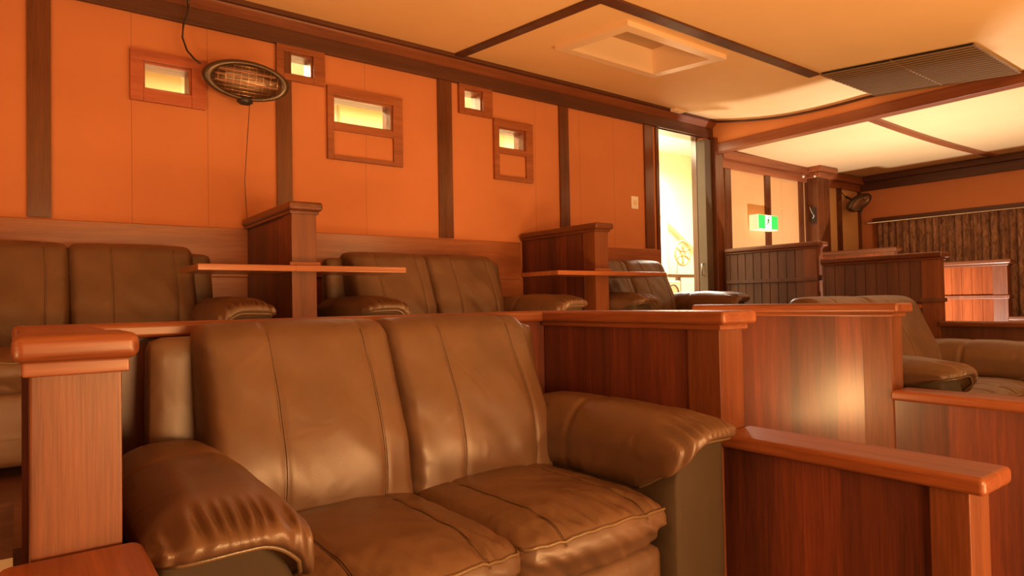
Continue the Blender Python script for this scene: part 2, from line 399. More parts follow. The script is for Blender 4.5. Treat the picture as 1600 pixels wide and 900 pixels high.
# windows
for k, (g, o, low, m) in enumerate(WIN):
    x0, x1, z0, z1 = o; gx0, gx1, gz0, gz1 = g; y0, y1 = YW-.03, YW
    root = thing('window_%d' % (k+1), ((x0+x1)/2, YW, z0), None, None); root['kind'] = 'structure'
    mb = MB(); bt = gz0 if not low else gz0
    mb.box(x0, x1, y0, y1, gz1, z1, .003); mb.box(x0, gx0, y0, y1, z0, gz1, .003); mb.box(gx1, x1, y0, y1, z0, gz1, .003)
    if low: mb.box(gx0, gx1, y0, y1, low[3], gz0, .003); mb.box(gx0, gx1, y0, y1, z0, low[2], .003)
    else: mb.box(gx0, gx1, y0, y1, z0, gz0, .003)
    # reveal lining
    e = .012
    mb.box(gx0, gx0+e, y1-.004, YW+.13, gz0, gz1); mb.box(gx1-e, gx1, y1-.004, YW+.13, gz0, gz1); mb.box(gx0+e, gx1-e, y1-.004, YW+.13, gz1-e, gz1); mb.box(gx0+e, gx1-e, y1-.004, YW+.13, gz0, gz0+e)
    link('window_frame', mb, m, root)
    link('pane', MB().box(gx0+e, gx1-e, YW+.055, YW+.061, gz0+e, gz1-e), glass_m, root)
    if low: link('lower_panel', MB().box(gx0, gx1, YW-.008, YW+.001, low[2], low[3]), wall_m, root)

# door opening, jambs and leaf
d = thing('door_1', (5.4, YW, .39), None, None); d['kind'] = 'structure'
link('door_frame', MB().box(5.10, 5.145, YW-.02, YW+.14, .39, 2.785, .004).box(5.86, 5.90, YW+.07, YW+.14, .39, 2.785, .004).box(5.145, 5.875, YW, YW+.14, 2.775, 2.79), wood_stud, d)
leafp = link('door_leaf', MB().box(5.862, 5.975, YW-.04, YW+.068, .39, 2.76, .006), grey_m, d)
sub('handle', MB().tube([(5.865, YW+.01, 1.42), (5.83, YW+.01, 1.42), (5.83, YW+.01, 1.30), (5.865, YW+.01, 1.30)], .007), chrome_m, leafp, d)
trim(MB().box(5.98, 6.11, YW-.09, YW, .39, 2.785, .006), wood_stud)

# ------------------------------------------------------------------ projection room behind the back wall
Y0, Y1 = YW+.12, 5.95
struct('wall_back', MB().box(-1.2, 8.0, Y1, Y1+.1, .3, 3.1), cream_m)
struct('wall_left', MB().box(-1.3, -1.2, Y0, Y1, .3, 3.1), cream_m)
struct('wall_right', MB().box(8.0, 8.1, Y0, Y1, .3, 3.1), cream_m)
struct('ceiling', MB().box(-1.2, 8.0, Y0, Y1+.1, 3.1, 3.14), cream_m)
struct('floor', MB().box(-1.2, 8.0, Y0, Y1, .30, .39), floor_m)
struct('wall_back', MB().box(-1.2, 5.10, Y0, Y0+.02, .4, 2.2), cream_m)
def boxthing(name, b, m, label, cat, group=None, bev=.004):
    x0, x1, y0, y1, z0, z1 = b; loc = ((x0+x1)/2, (y0+y1)/2, z0)
    o = link(name, MB().box(*b, bev), m, loc=loc); return tag(o, label, cat, group)
# sloping roof rafter seen through the door
mb = MB().prism([(6.2, 2.75), (6.2, 2.65), (7.9, 1.62), (7.9, 1.72)], lambda x, z: (x, Y1-.10, z), lambda x, z: (x, Y1, z)); trim(mb, cream_m)
# boards and shelves on the wall, seen through the little windows
boxthing('wall_board', (.55, 1.06, 5.90, 5.94, 2.5, 3.02), yellow_m, 'yellow board on the projection room wall, seen through the leftmost small window', 'board')
boxthing('wall_board', (2.42, 2.97, 5.88, 5.94, 2.62, 2.97), yellow_m, 'yellow lit board seen through the wide middle window', 'board')
boxthing('wall_board', (4.27, 4.36, 5.88, 5.94, 2.5, 2.95), yellow_m, 'narrow yellow board seen through the lowest right small window', 'board')
boxthing('storage_box', (3.94, 4.06, 5.6, 5.9, 2.95, 3.08), hous_m, 'dark box high up, seen through the small square window on the right', 'box')
boxthing('paper_sheet', (1.78, 1.93, 5.85, 5.87, 3.1-.20, 3.06), white_m, 'white sheet of paper seen through the small square window by the heater', 'paper')
# cabinet and reel stand seen through the door
cb = thing('cabinet', (6.55, 5.75, .39), 'tall white cabinet behind the film reel, seen through the doorway', 'cabinet')
link('body', MB().box(6.35, 6.82, 5.62, 5.93, .39, 2.12, .006), hatch_m, cb)
dr = link('cabinet_door', MB().box(6.39, 6.78, 5.605, 5.62, .45, 2.06, .003), white_m, cb)
pj = thing('film_projector', (6.35, 5.35, .39), 'pale film projector stand with round dial below the reel, in the doorway', 'projector')
link('body', MB().box(6.14, 6.46, 5.15, 5.45, .39, 1.27, .01), white_m, pj)
def ring(cx, cy, cz, r, tr, n=40, ax='y'):
    return [(cx+r*math.cos(2*PI*i/n), cy, cz+r*math.sin(2*PI*i/n)) for i in range(n)], tr
p, r_ = ring(6.31, 5.14, 1.12, .10, .008); link('dial', MB().tube(p, r_, 6, True), hous_m, pj)
link('arm', MB().box(6.30, 6.82, 5.20, 5.30, 1.315, 1.355, .006), hous_m, pj)
link('mast', MB().box(6.52, 6.57, 5.23, 5.28, .39, 1.32, .004), hous_m, pj)
rl = thing('film_reel', (6.575, 5.2, 1.36), 'round white six-spoked film reel in the lit doorway', 'film reel')
reel_m = simple('reel_paint', (.52, .38, .22), .5)
cx, cy, cz, R = 6.575, 5.2, 1.615, .148
mb = MB(); p, r_ = ring(cx, cy, cz, R, .014, 48); mb.tube(p, r_, 8, True)
link('rim', mb, reel_m, rl)
mb = MB()
for k in range(6):
    a = PI/6+k*PI/3; mb.tube([(cx+.03*math.cos(a), cy, cz+.03*math.sin(a)), (cx+(R-.005)*math.cos(a), cy, cz+(R-.005)*math.sin(a))], [.017, .011], 8)
link('spokes', mb, reel_m, rl)
p, r_ = ring(cx, cy, cz, .036, .016, 24); link('hub', MB().tube(p, r_, 8, True), reel_m, rl)
link('spindle', MB().tube([(cx, cy-.03, cz), (cx, cy+.08, cz), (cx-.02, cy+.08, 1.365)], .008), chrome_m, rl)

# ------------------------------------------------------------------ partitions between the booths
CT = .045
def capbox(mb, x0, x1, y0, y1, z1, th=CT): mb.box(x0, x1, y0, y1, z1-th, z1, .014)
def mould(mb, x0, x1, y0, y1, z1): mb.box(x0, x1, y0, y1, z1-CT-.02, z1-CT, .006)

def panel_wall(name, label, cat, x0, x1, y0, y1, zfloor, ztop, ext=.03, post_end=.13, pm=None, boards=False, rail=None, low=None, back=0.0, axis='Y', group=None, zlow=None, mcap=None, endlo=None):
    """partition running along Y from y0 (front end, with a square post) to y1"""
    root = thing(name, ((x0+x1)/2, y0, zfloor), label, cat, group)
    pm = pm or wood_panel; i = .008
    mb = MB()
    if boards:
        y = y0+post_end; w = .092
        while y < y1-.005:
            e = min(y+w-.006, y1); mb.box(x0+i, x1-i, y, e, zfloor, ztop-CT-.002, .004); y += w
        mb.box(x0+i+.006, x1-i-.006, y0+post_end, y1, zfloor, ztop-CT-.004)
    else: mb.box(x0+i, x1-i, y0+post_end-.002, y1, zfloor, ztop-CT)
    link('panel', mb, pm, root)
    link('post', MB().box(x0, x1, y0, y0+post_end, zfloor, ztop-CT, .005), wood_post, root)
    mb = MB(); capbox(mb, x0-ext, x1+ext, y0-.04, y1, ztop); mb.box(x0-.012, x1+.012, y0-.014, y1, ztop-CT-.018, ztop-CT+.001, .005)
    link('cap', mb, mcap or wood_capY, root)
    if rail:
        link('rail', MB().box(x0-.012, x1+.012, y0-.014, y1, rail-.018, rail+.018, .005), wood_post if pm is not wood_dark else wood_dark, root)
    if low:
        ya, zt = low
        mb = MB(); mb.box(x0+i, x1-i, ya+.10, y0, zlow if zlow is not None else zfloor, zt-CT); link('low_panel', mb, pm, root)
        link('low_post', MB().box(x0-.005, x1-.005, ya+.02, ya+.11, zlow if zlow is not None else zfloor, zt-CT, .005), wood_post, root)
        mb = MB(); capbox(mb, x0-ext, x1+ext, ya-.02, y0+.002, zt); link('low_cap', mb, mcap or wood_capY, root)
    return root

# left newel (near left), its panel runs back to the half wall
root = thing('booth_partition', (.075, 1.3, -.25), 'square newel post with moulded cap at left of the near sofa', 'partition')
link('panel', MB().box(.022, .128, 1.42, 2.20, -.25, .965), wood_panel, root)
link('post', MB().box(.010, .138, 1.30, 1.43, -.25, .955, .004), wood_post, root)
mb = MB().box(-.013, .160, 1.252, 1.46, .968, 1.012, .016).box(.0, .148, 1.285, 1.45, .944, .968, .004)
link('cap', mb, wood_capX, root)
link('panel_cap', MB().box(-.005, .155, 1.455, 2.18, .965, 1.008, .014), wood_capY, root)
link('low_panel', MB().box(.018, .132, .40, 1.30, -.25, .61), wood_panel, root)
link('low_cap', MB().box(-.035, .168, .35, 1.300, .610, .655, .02), wood_capY, root)

panel_wall('booth_partition', 'red wood partition right of the near sofa, stepping down to a long low end', 'partition', 1.82, 1.95, 1.30, 2.20, -.25, 1.008, low=(.585, .617), zlow=-.25)
# half wall behind the near sofa
root = thing('half_wall', (1.0, 2.26, -.25), 'long half wall with polished cap right behind the near sofa', 'half wall')
link('panel', MB().box(.0, 1.98, 2.205, 2.30, -.25, .965), wood_panel, root)
mb = MB().box(-.02, 1.80, 2.165, 2.34, .963, 1.008, .014).box(1.80, 1.985, 2.20, 2.34, .963, 1.008, .014)
link('cap', mb, wood_capX, root)
# aisle partition and its half wall
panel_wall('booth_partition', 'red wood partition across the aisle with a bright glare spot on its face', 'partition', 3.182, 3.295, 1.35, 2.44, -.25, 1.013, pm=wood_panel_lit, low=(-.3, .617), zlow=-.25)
root = thing('half_wall', (4.6, 2.36, .004), 'half wall behind the sofa at right edge', 'half wall')
link('panel', MB().box(3.295, 6.02, 2.33, 2.42, -.25, .93), wood_panel, root)
link('cap', MB().box(3.33, 6.0, 2.29, 2.45, .93, .97, .014), wood_capX, root)

# tall partitions with drink shelves on the upper row
def tall(x0, x1, ztop, label, sx0, sx1):
    r = panel_wall('shelf_partition', label, 'partition', x0, x1, 3.45, 4.32, .39, ztop, pm=wood_panel, post_end=.13, ext=.025, mcap=wood_dcap)
    z = 1.262; mb = MB()
    mb.box(sx0, x0+.0, 3.38, 3.80, z-.032, z, .005); mb.box(x1, sx1, 3.38, 3.80, z-.032, z, .005); mb.box(x0-.001, x1+.001, 3.38, 3.449, z-.032, z, .003)
    link('drink_shelf', mb, wood_shelf, r)
    link('collar', MB().box(x0-.015, x1+.015, 3.432, 3.452, z, z+.022, .005), wood_shelf, r)
tall(1.143, 1.278, 1.603, 'tall partition with drink shelf between the left and middle upper sofas', .672, 1.781)
tall(3.365, 3.500, 1.620, 'tall partition with drink shelf between the middle and right upper sofas', 2.94, 4.075)

# partitions of the far block
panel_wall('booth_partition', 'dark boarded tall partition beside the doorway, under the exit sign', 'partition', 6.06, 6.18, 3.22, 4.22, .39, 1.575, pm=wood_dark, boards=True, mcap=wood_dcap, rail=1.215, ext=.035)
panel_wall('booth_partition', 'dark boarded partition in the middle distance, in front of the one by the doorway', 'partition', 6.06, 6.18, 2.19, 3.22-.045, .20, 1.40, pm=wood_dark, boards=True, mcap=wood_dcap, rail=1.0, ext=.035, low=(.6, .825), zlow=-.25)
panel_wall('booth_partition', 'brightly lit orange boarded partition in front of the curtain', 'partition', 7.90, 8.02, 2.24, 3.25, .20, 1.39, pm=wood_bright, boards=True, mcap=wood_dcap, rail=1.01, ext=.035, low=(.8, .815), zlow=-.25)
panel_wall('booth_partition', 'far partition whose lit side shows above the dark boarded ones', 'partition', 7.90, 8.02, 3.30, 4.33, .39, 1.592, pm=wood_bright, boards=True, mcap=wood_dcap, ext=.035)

# ------------------------------------------------------------------ leather sofa
def rbox(h, r, n, fn):
    hx, hy, hz = h; idx = {}; vs = []; fs = []
    def vert(i, j, k):
        key = (i, j, k)
        if key in idx: return idx[key]
        p = [-hx+2*hx*i/n[0], -hy+2*hy*j/n[1], -hz+2*hz*k/n[2]]
        inn = [max(-(a-b), min(a-b, q)) for q, a, b in zip(p, h, r)]
        d = [(q-w)/b for q, w, b in zip(p, inn, r)]; l = math.sqrt(sum(x*x for x in d))
        if l > 0: q = [w+b*x/l for w, b, x in zip(inn, r, d)]
        else: q = p
        idx[key] = len(vs); vs.append(fn(Vector(q), Vector([a/b for a, b in zip(q, h)]))); return idx[key]
    for k in (0, n[2]):
        for i in range(n[0]):
            for j in range(n[1]):
                f = (vert(i, j, k), vert(i+1, j, k), vert(i+1, j+1, k), vert(i, j+1, k)); fs.append(f if k else f[::-1])
    for j in (0, n[1]):
        for i in range(n[0]):
            for k in range(n[2]):
                f = (vert(i, j, k), vert(i+1, j, k), vert(i+1, j, k+1), vert(i, j, k+1)); fs.append(f[::-1] if j else f)
    for i in (0, n[0]):
        for j in range(n[1]):
            for k in range(n[2]):
                f = (vert(i, j, k), vert(i, j+1, k), vert(i, j+1, k+1), vert(i, j, k+1)); fs.append(f if i else f[::-1])
    mb = MB(); mb.add(vs, fs, True); mb.keep = False; return mb
def sst(a, b, x):
    t = max(0, min(1, (x-a)/(b-a))); return t*t*(3-2*t)
def gs(x, w): return math.exp(-(x/w)**2)

def stitches(path, off, r=.0012):
    """two rows of stitching along a path, with a folded welt between them: one connected ribbon"""
    mb = MB(); mb.tube([p+nr*.0006 for p, n1, nr in path], .0016, 6)
    for s_ in (-off, off):
        for (p, n1, nr), (q, n2, nr2) in zip(path[:-1], path[1:]):
            a = p+n1*s_+nr*.0008; b = q+n2*s_+nr2*.0008; c = a.lerp(b, .8)
            mb.tube([a, c], r, 4)
    return mb

def make_sofa():
    root = thing('sofa', (0, 0, 0), 'x', 'sofa')
    BW, SW = .287, .266
    SEAM = (-.40, .60)
    # ---- back cushions
    for sd in (-1, 1):
        cx = sd*BW
        def bfn(q, u, sd=sd, cx=cx, extra=True):
            t = (u.z+1)/2; x, y, z = q
            if x*sd < 0: x *= 1.018
            tilt = .255+.185*t+.02*t*t
            front = sst(.15, .95, -u.y)
            y2 = y*(.95+.15*t)
            bul = .036*(1-abs(u.x)**3.2)*math.sin(PI*min(1, t*1.02))**.8 if abs(u.x) < 1 else 0
            y2 -= front*bul + .025*sst(0, .35, t)*(1-sst(.35, .8, t))*front
            # padded ribs between the seams
            g = 0
            sx = [s if sd < 0 else s for s in SEAM]
            for s in sx: g += gs(u.x-s-(.04*math.sin(t*2.2)), .03)
            y2 += front*.0055*g*(sst(0, .12, t))
            ztop = sst(.55, 1, t)
            z2 = z - ztop*.004*g + ztop*.006*(1-u.x**2)
            # gathers near the centre join and soft dents
            e = sst(.62, 1, abs(u.x))
            nz = noise.noise(Vector((x*7+sd*3, z*26+x*14, 1.3+sd)))*.0042*e + noise.noise(Vector((x*9+z*7, z*5-x*4, 5+sd)))*.0075
            y2 += front*nz
            dent = gs(u.x-.25*sd+.1, .5)*gs(t-.42+.25*u.x, .10)*.006
            y2 += front*dent
            # outer corners droop a little
            z2 -= ztop*.006*abs(u.x)**8
            return Vector((cx+x*(1+.0*t), y2+tilt, z2+.715))
        mb = rbox((BW+.003, .092, .287), (.042, .07, .055), (64, 12, 52), bfn)
        o = link('back_cushion', mb, leath, root)
        path = []
        mbs = None
        for s in SEAM:
            pts = []
            m_ = 84
            for i in range(m_+1):
                w = -.86+1.76*i/m_; t = (w+1)/2
                ux = s+.04*math.sin(t*2.2)
                hz, hy = .287, .092; z = w*hz; rz, ry = .055, .07
                if z > hz-rz: a = math.acos(min(1, (z-(hz-rz))/rz)); y = -(hy-ry)-ry*math.sin(a)
                elif z < -(hz-rz): a = math.acos(min(1, (-z-(hz-rz))/rz)); y = -(hy-ry)-ry*math.sin(a)
                else: y = -hy
                P = bfn(Vector((ux*BW, y, z)), Vector((ux, y/hy, z/hz))); pts.append((P, Vector((1, 0, 0)), Vector((0, -.9, .3))))
            sub('stitching', stitches(pts, .0062), stitch_m, o, root)
    # ---- seat cushions
    for sd in (-1, 1):
        cx = sd*SW
        HY = .295
        def sfn(q, u, sd=sd, cx=cx):
            x, y, z = q; top = sst(-.2, .8, u.z); fr = sst(.35, 1, -u.y)
            if x*sd < 0: x *= 1.012
            z2 = z + top*(.034*(1-u.x**2)*(1-.55*max(0, u.y)**2)*(1-.5*sst(.5, 1, -u.y)) )
            z2 -= top*.016*sst(.5, 1, -u.y)
            g = sum(gs(u.x-s, .035) for s in (-.55, .55)); z2 -= top*.0055*g*(1-.3*fr)
            z2 -= (1-top)*0
            y2 = y - fr*(.030*(1-u.x**2)) + fr*(1-sst(-.6, .2, u.z))*.035
            e = sst(.25, .9, -u.y)*(1-.8*sst(.9, .985, -u.y))
            cr = noise.noise(Vector((x*46+y*12, y*9+z*20, 2+sd)))*.0065 + noise.noise(Vector((x*30-y*26, y*14+x*8, 7+sd)))*.0050
            z2 += top*cr*e; y2 += fr*(1-top)*noise.noise(Vector((x*30+z*34, z*12, 3+sd)))*.0105
            ed = sst(.7, 1, abs(u.x))
            z2 += top*(noise.noise(Vector((x*9, y*14+x*10, 9+sd)))*.005)
            bot = 1-sst(-.6, .3, u.z)
            z2 += fr*bot*.012*(abs(u.x)**3)
            return Vector((cx+x, y2-.062, z2+.402))
        mb = rbox((SW+.004, HY, .074), (.045, .05, .045), (76, 60, 16), sfn)
        o = link('seat_cushion', mb, leath, root)
        # piping along the top front edge
        pts = []
        for i in range(61):
            ux = -.96+1.92*i/60; a = math.radians(38); hy, hz = HY, .074
            y = -(hy-.05)-.05*math.cos(a); z = (hz-.045)+.045*math.sin(a)
            if abs(ux) > .88: y += .03*((abs(ux)-.88)/.08)**2
            P = sfn(Vector((ux*(SW+.004), y, z)), Vector((ux, y/hy, z/hz))); P += Vector((0, -.002, .001)); pts.append(P)
        sub('piping', MB().tube(pts, .0042, 8), piping_m, o, root)
        mbs = None
        for s in (-.55, .55):
            pp = []
            for i in range(70):
                uy = -.985+1.6*i/69; y = uy*HY; z = .074
                if y < -(HY-.05): a = math.acos(min(1, (-y-(HY-.05))/.05)); z = (.074-.045)+.045*math.sin(a)
                P = sfn(Vector((s*SW, y, z)), Vector((s, y/HY, z/.074))); pp.append((P, Vector((1, 0, 0)), Vector((0, 0, 1))))
            sub('stitching', stitches(pp, .0058), stitch_m, o, root)
    # ---- arms
    AX, AW = .660, .140
    for sd in (-1, 1):
        YF, YB = -.415, .375; hy = (YB-YF)/2; cy = (YB+YF)/2
        def arch(ux):   # ux: -1 inner .. +1 outer
            return .632-.135*max(0, (-ux-.15)/.85)**2.2-.014*max(0, ux)**2
        def afn(q, u, sd=sd):
            x, y, z = q; inner = -u.x*sd; outer = -inner      # +1 at the inner side
            w = (u.z+1)/2; f = (1-u.y)/2                      # f: 1 at front
            zt = .700+.012*math.sin(PI*min(1, f*1.1))-.020*sst(.78, 1, f)**1.5
            zbk = .44+.12*sst(-.2, 1, outer)
            zb_ = zbk+(arch(outer)-.010-zbk)*sst(.72, .97, f)
            dome = -.030*abs(u.x)**3
            z2 = zb_+w*(zt-zb_)+dome*w
            xo = x*(1+.02*math.sin(PI*f))
            # waist of the rolled arm at back
            fr = sst(.84, 1, f)
            ang = (outer*1.0)
            pl = math.sin(ang*34+2.1*math.sin(ang*5)+noise.noise(Vector((ang*3, w*2, sd)))*3)*.0100*sst(.84, .95, f)*sst(.14, .34, w)*(1-sst(.80, 1.0, w)*.2)*(1-.85*sst(.955, 1, f))
            y2 = y*1.0 - .024*fr*math.sin(PI*min(1, w*.9+.05))
            y2 += -pl*fr; z2 += pl*.75*w
            g = gs(f-.36-.03*w, .016); z2 -= .006*g*w; xo *= 1-.030*g
            nz = noise.noise(Vector((x*8, y*7, z*8+sd)))*.006; z2 += nz*w
            return Vector((sd*AX+xo, y2+cy, z2))
        mb = rbox((AW, hy, .12), (.105, .075, .085), (54, 84, 18), afn)
        o = link('armrest', mb, leath, root)
        # piping where the gathered pad meets the front panel
        pts = []; hh = (AW, hy, .12); rr3 = (.105, .075, .085)
        path = [(-AW, -hy+.20-.02*k, -.103) for k in range(8)]+[(-AW*(1-k/28), -hy, -.103) for k in range(57)]+[(AW, -hy+.06+.02*k, -.103) for k in range(8)]
        for p in path:
            inn = [max(-(a_-b_), min(a_-b_, q_)) for q_, a_, b_ in zip(p, hh, rr3)]
            dd = [(q_-w_)/b_ for q_, w_, b_ in zip(p, inn, rr3)]; l_ = math.sqrt(sum(k_*k_ for k_ in dd))
            q3 = [w_+b_*k_/l_ for w_, b_, k_ in zip(inn, rr3, dd)]
            pts.append(afn(Vector(q3), Vector([a_/b_ for a_, b_ in zip(q3, hh)]))+Vector((0, -.002, -.001)))
        sub('piping', MB().tube(pts, .0048, 8), piping_m, o, root)
        pts = []
        for i in range(41):      # raised welt across the pad
            a = -.15+(PI+.3)*i/40; ux = math.cos(a)*sd; f = .385
            xx = math.cos(a)*AW*.985*sd; zz = .600+.106*math.sin(a)
            if math.sin(a) < 0: zz = .600+.1*math.sin(a)*2
            pts.append((sd*AX+xx, cy+hy-2*hy*.372, min(zz, .706)))
        # arm body below the pad
        def pfn(q, u, sd=sd, arch=arch):
            x, y, z = q; outer = u.x*sd; w = (u.z+1)/2
            zt = arch(outer)+.012
            z2 = .03+w*(zt-.03)
            return Vector((sd*(AX+.004)+x*(1-.0*w), y+.0, z2))
        mb = rbox((AW-.018, .365, .3), (.02, .02, .02), (16, 10, 20), pfn)
        for i, v in enumerate(mb.v): mb.v[i] = (v[0], v[1]+.002-.0, v[2])
        link('arm_panel', mb, leath_dull, root)
    # ---- frame behind the cushions and base under them
    def ffn(q, u):
        t = (u.z+1)/2; x, y, z = q
        return Vector((x*(1.0-.045*t), y+.40+.085*t+.012*gs(u.z-.9, .3), z+.50+.006*(1-u.x**2)))
    mb = rbox((.715, .052, .465), (.03, .04, .035), (34, 10, 30), ffn); link('back_frame', mb, leath, root)
    pts = []
    def bfn2(q, u):
        fr = sst(.2, 1, -u.y); return Vector((q.x, q.y-.030-fr*.02*(1-(u.x)**2), q.z+.19))
    mb = rbox((.53, .30, .15), (.03, .03, .035), (30, 14, 10), bfn2); link('base', mb, leath, root)
    for sx in (-1, 1):
        for y in (-.30, .38):
            x = sx*.68; link('foot', MB().box(x-.03, x+.03, y-.03, y+.03, 0, .032, .004), black_m, root)
    return root
def copy_tree(o, parent=None):
    c = o.copy(); COL.objects.link(c); c.parent = parent
    if parent is not None: c.matrix_parent_inverse = Matrix()
    for ch in [x for x in o.children]: copy_tree(ch, c)
    return c
sofa = make_sofa()
spots = [
    ((.965, 1.605, 0.0), (1, 1, 1), 'large brown leather two-seat sofa in the foreground booth', 0),
    ((.190, 3.585, .39), (1, 1, 1), 'brown leather sofa on the upper row at far left, cut off by the frame', 0),
    ((2.235, 3.585, .39), (1, 1, 1), 'brown leather sofa on the upper row between the two tall shelf partitions', 0),
    ((4.205, 3.585, .40), (.865, 1, 1), 'narrow ribbed leather sofa on the upper row next to the doorway', 0),
    ((4.345, 1.605, .006), (1.17, 1, 1.035), 'greenish brown leather sofa at the right edge, behind the aisle partition', 0),
]
copies = [sofa]+[copy_tree(sofa) for _ in spots[1:]]
for o, (l, s_, lab, g) in zip(copies, spots):
    o.location = l; o.scale = s_; o['label'] = lab; o['category'] = 'sofa'; o['group'] = 'two-seat leather sofas'

# ------------------------------------------------------------------ patio heaters on the walls
def heater(loc, rz, tilt, label, roll=0):
    r = thing('infrared_heater', (0, 0, 0), label, 'heater', 'oval wall heaters')
    a, b = .255, .118
    # housing: shell of an oval bowl, open to the front (-y)
    vs = []; fs = []; n = 48; prof = [(.80, -.030), (.86, -.040), (.95, -.036), (1.0, -.020), (1.0, .0), (.93, .035), (.70, .062), (.30, .072), (.0, .074)]
    for (s_, y) in prof:
        for k in range(n):
            t = 2*PI*k/n; vs.append((a*s_*math.cos(t), y, b*s_*math.sin(t)*(1 if s_ > .82 else 1)))
    for i in range(len(prof)-1):
        for k in range(n): fs.append((i*n+k, i*n+(k+1) % n, (i+1)*n+(k+1) % n, (i+1)*n+k))
    mb = MB().add(vs, fs, True); link('housing', mb, hous_m, r)
    vs = []; fs = []
    for (s_, y) in [(.82, -.030), (.70, .01), (.45, .03), (.01, .036)]:
        for k in range(n): t = 2*PI*k/n; vs.append((a*s_*math.cos(t), y, b*s_*math.sin(t)))
    for i in range(3):
        for k in range(n): fs.append((i*n+k, i*n+(k+1) % n, (i+1)*n+(k+1) % n, (i+1)*n+k))
    link('reflector', MB().add(vs, fs, True), refl_m, r)
    mb = MB()
    for k in range(-4, 5):
        z = k*.021; w = .80*a*math.sqrt(max(0, 1-(z/(.80*b))**2)); mb.tube([(-w, -.036, z), (0, -.044, z), (w, -.036, z)], .0016, 5)
    for k in range(-4, 5):
        x = k*.043; h = .80*b*math.sqrt(max(0, 1-(x/(.80*a))**2)); mb.tube([(x, -.036, -h), (x, -.045, 0), (x, -.036, h)], .0016, 5)
    link('guard_grille', mb, wire_m, r)
    for z in (-.018, .018, .050):
        w = .72*a*math.sqrt(1-(z/b)**2); link('heating_tube', MB().tube([(-w, -.012, z), (w, -.012, z)], .0065, 8), tube_m, r)
    link('sensor_knob', MB().tube([(0, .0, -b*.86), (0, -.01, -b*1.12), (0, -.012, -b*1.24)], [.05, .046, .024], 20), black_m, r)
    link('bracket', MB().tube([(0, .06, .01), (0, .12, .02), (0, .22, .06)], .014, 8), black_m, r)
    r.location = loc; r.rotation_euler = (tilt, roll, rz)
    if roll: r.scale = (.88, .88, .88)
    return r
heater((1.105, 4.13, 2.432), 0, math.radians(24), 'oval dark wall heater with wire guard between the first two small windows')
heater((8.90, 4.13, 2.285), math.radians(-16), math.radians(20), 'small far oval heater in the corner above the far curtain', math.radians(-24))
# cords
o = link('power_cord', MB().tube([(.80, 4.22, 2.86), (.795, 4.23, 2.80), (.775, 4.24, 2.73), (.77, 4.24, 2.66), (.79, 4.22, 2.58), (.825, 4.18, 2.52), (.848, 4.15, 2.492)], .006, 8).tube([(.80, 4.22, 2.97), (.80, 4.22, 2.86)], .009, 8), black_m, loc=(0, 0, 0))
tag(o, 'black cord hanging from the cornice hook to the left end of the heater', 'cord')
o = link('pull_cord', MB().tube([(1.12, 4.12, 2.30), (1.125, 4.20, 2.1), (1.13, 4.29, 1.85), (1.15, 4.32, 1.62), (1.155, 4.325, 1.56)], .0022, 6), black_m, loc=(0, 0, 0))
tag(o, 'thin dark cord hanging under the heater down to the wooden dado', 'cord')
o = link('cable_hook', MB().tube([(.80, 4.245, 2.90), (.80, 4.21, 2.89), (.80, 4.205, 2.865), (.80, 4.225, 2.855), (.81, 4.24, 2.875)], .0035, 6), wire_m, loc=(0, 0, 0))
tag(o, 'small brass cup hook under the cornice holding the heater cord', 'hook')
o = link('power_cord', MB().tube([(8.72, 4.20, 2.33), (8.68, 4.25, 2.42), (8.73, 4.28, 2.50)], .006, 6), black_m, loc=(0, 0, 0))
tag(o, 'short cord above the far corner heater', 'cord')

# light switch
sw = thing('light_switch', (4.785, YW, 1.93), 'white double light switch on the orange wall left of the doorway', 'light switch')
link('plate', MB().box(4.737, 4.832, YW-.010, YW, 1.935, 2.057, .003), white_m, sw)
link('rocker', MB().box(4.765, 4.782, YW-.016, YW-.009, 1.975, 2.02, .002), hatch_m, sw); link('rocker', MB().box(4.79, 4.807, YW-.016, YW-.009, 1.975, 2.02, .002), hatch_m, sw)
# detector at the ceiling edge
o = link('motion_sensor', MB().box(5.20, 5.36, YW-.20, YW-.12, 2.925, 2.965, .014), hatch_m, loc=(5.28, YW-.16, 2.925)); tag(o, 'small white sensor at the ceiling edge above the doorway', 'sensor')

# exit sign
ex = thing('exit_sign', (6.98, 4.24, 1.82), 'green and white running man exit sign glowing on the bay wall', 'exit sign')
x0, x1, ye, yb, z0, z1 = 6.70, 7.10, 4.23, 4.345, 1.825, 2.0
link('housing', MB().box(x0, x1, ye, yb, z0, z1, .004), sign_side, ex)
link('face', MB().box(x0+.005, x1-.005, ye-.004, ye+.001, z0+.012, z1-.005), sign_w, ex)
fx = lambda a: x0+.005+(x1-x0-.01)*a
link('green_panel', MB().box(fx(0), fx(.33), ye-.006, ye-.003, z0+.012, z1-.005), sign_g, ex)
link('green_panel', MB().box(fx(.67), fx(1), ye-.006, ye-.003, z0+.012, z1-.005), sign_g, ex)
mb = MB(); yy = ye-.0065
def limb(p, q, w): 
    a = Vector((p[0], 0, p[1])); b = Vector((q[0], 0, q[1])); t = (b-a).normalized(); s_ = Vector((-t.z, 0, t.x))*w/2
    v = [a+s_, b+s_*.8, b-s_*.8, a-s_]; mb.add([(k.x, yy, k.z) for k in v]+[(k.x, yy+.003, k.z) for k in v], [(0, 1, 2, 3), (7, 6, 5, 4), (0, 4, 5, 1), (1, 5, 6, 2), (2, 6, 7, 3), (3, 7, 4, 0)])
mx = fx(.50); mz = z0+.01
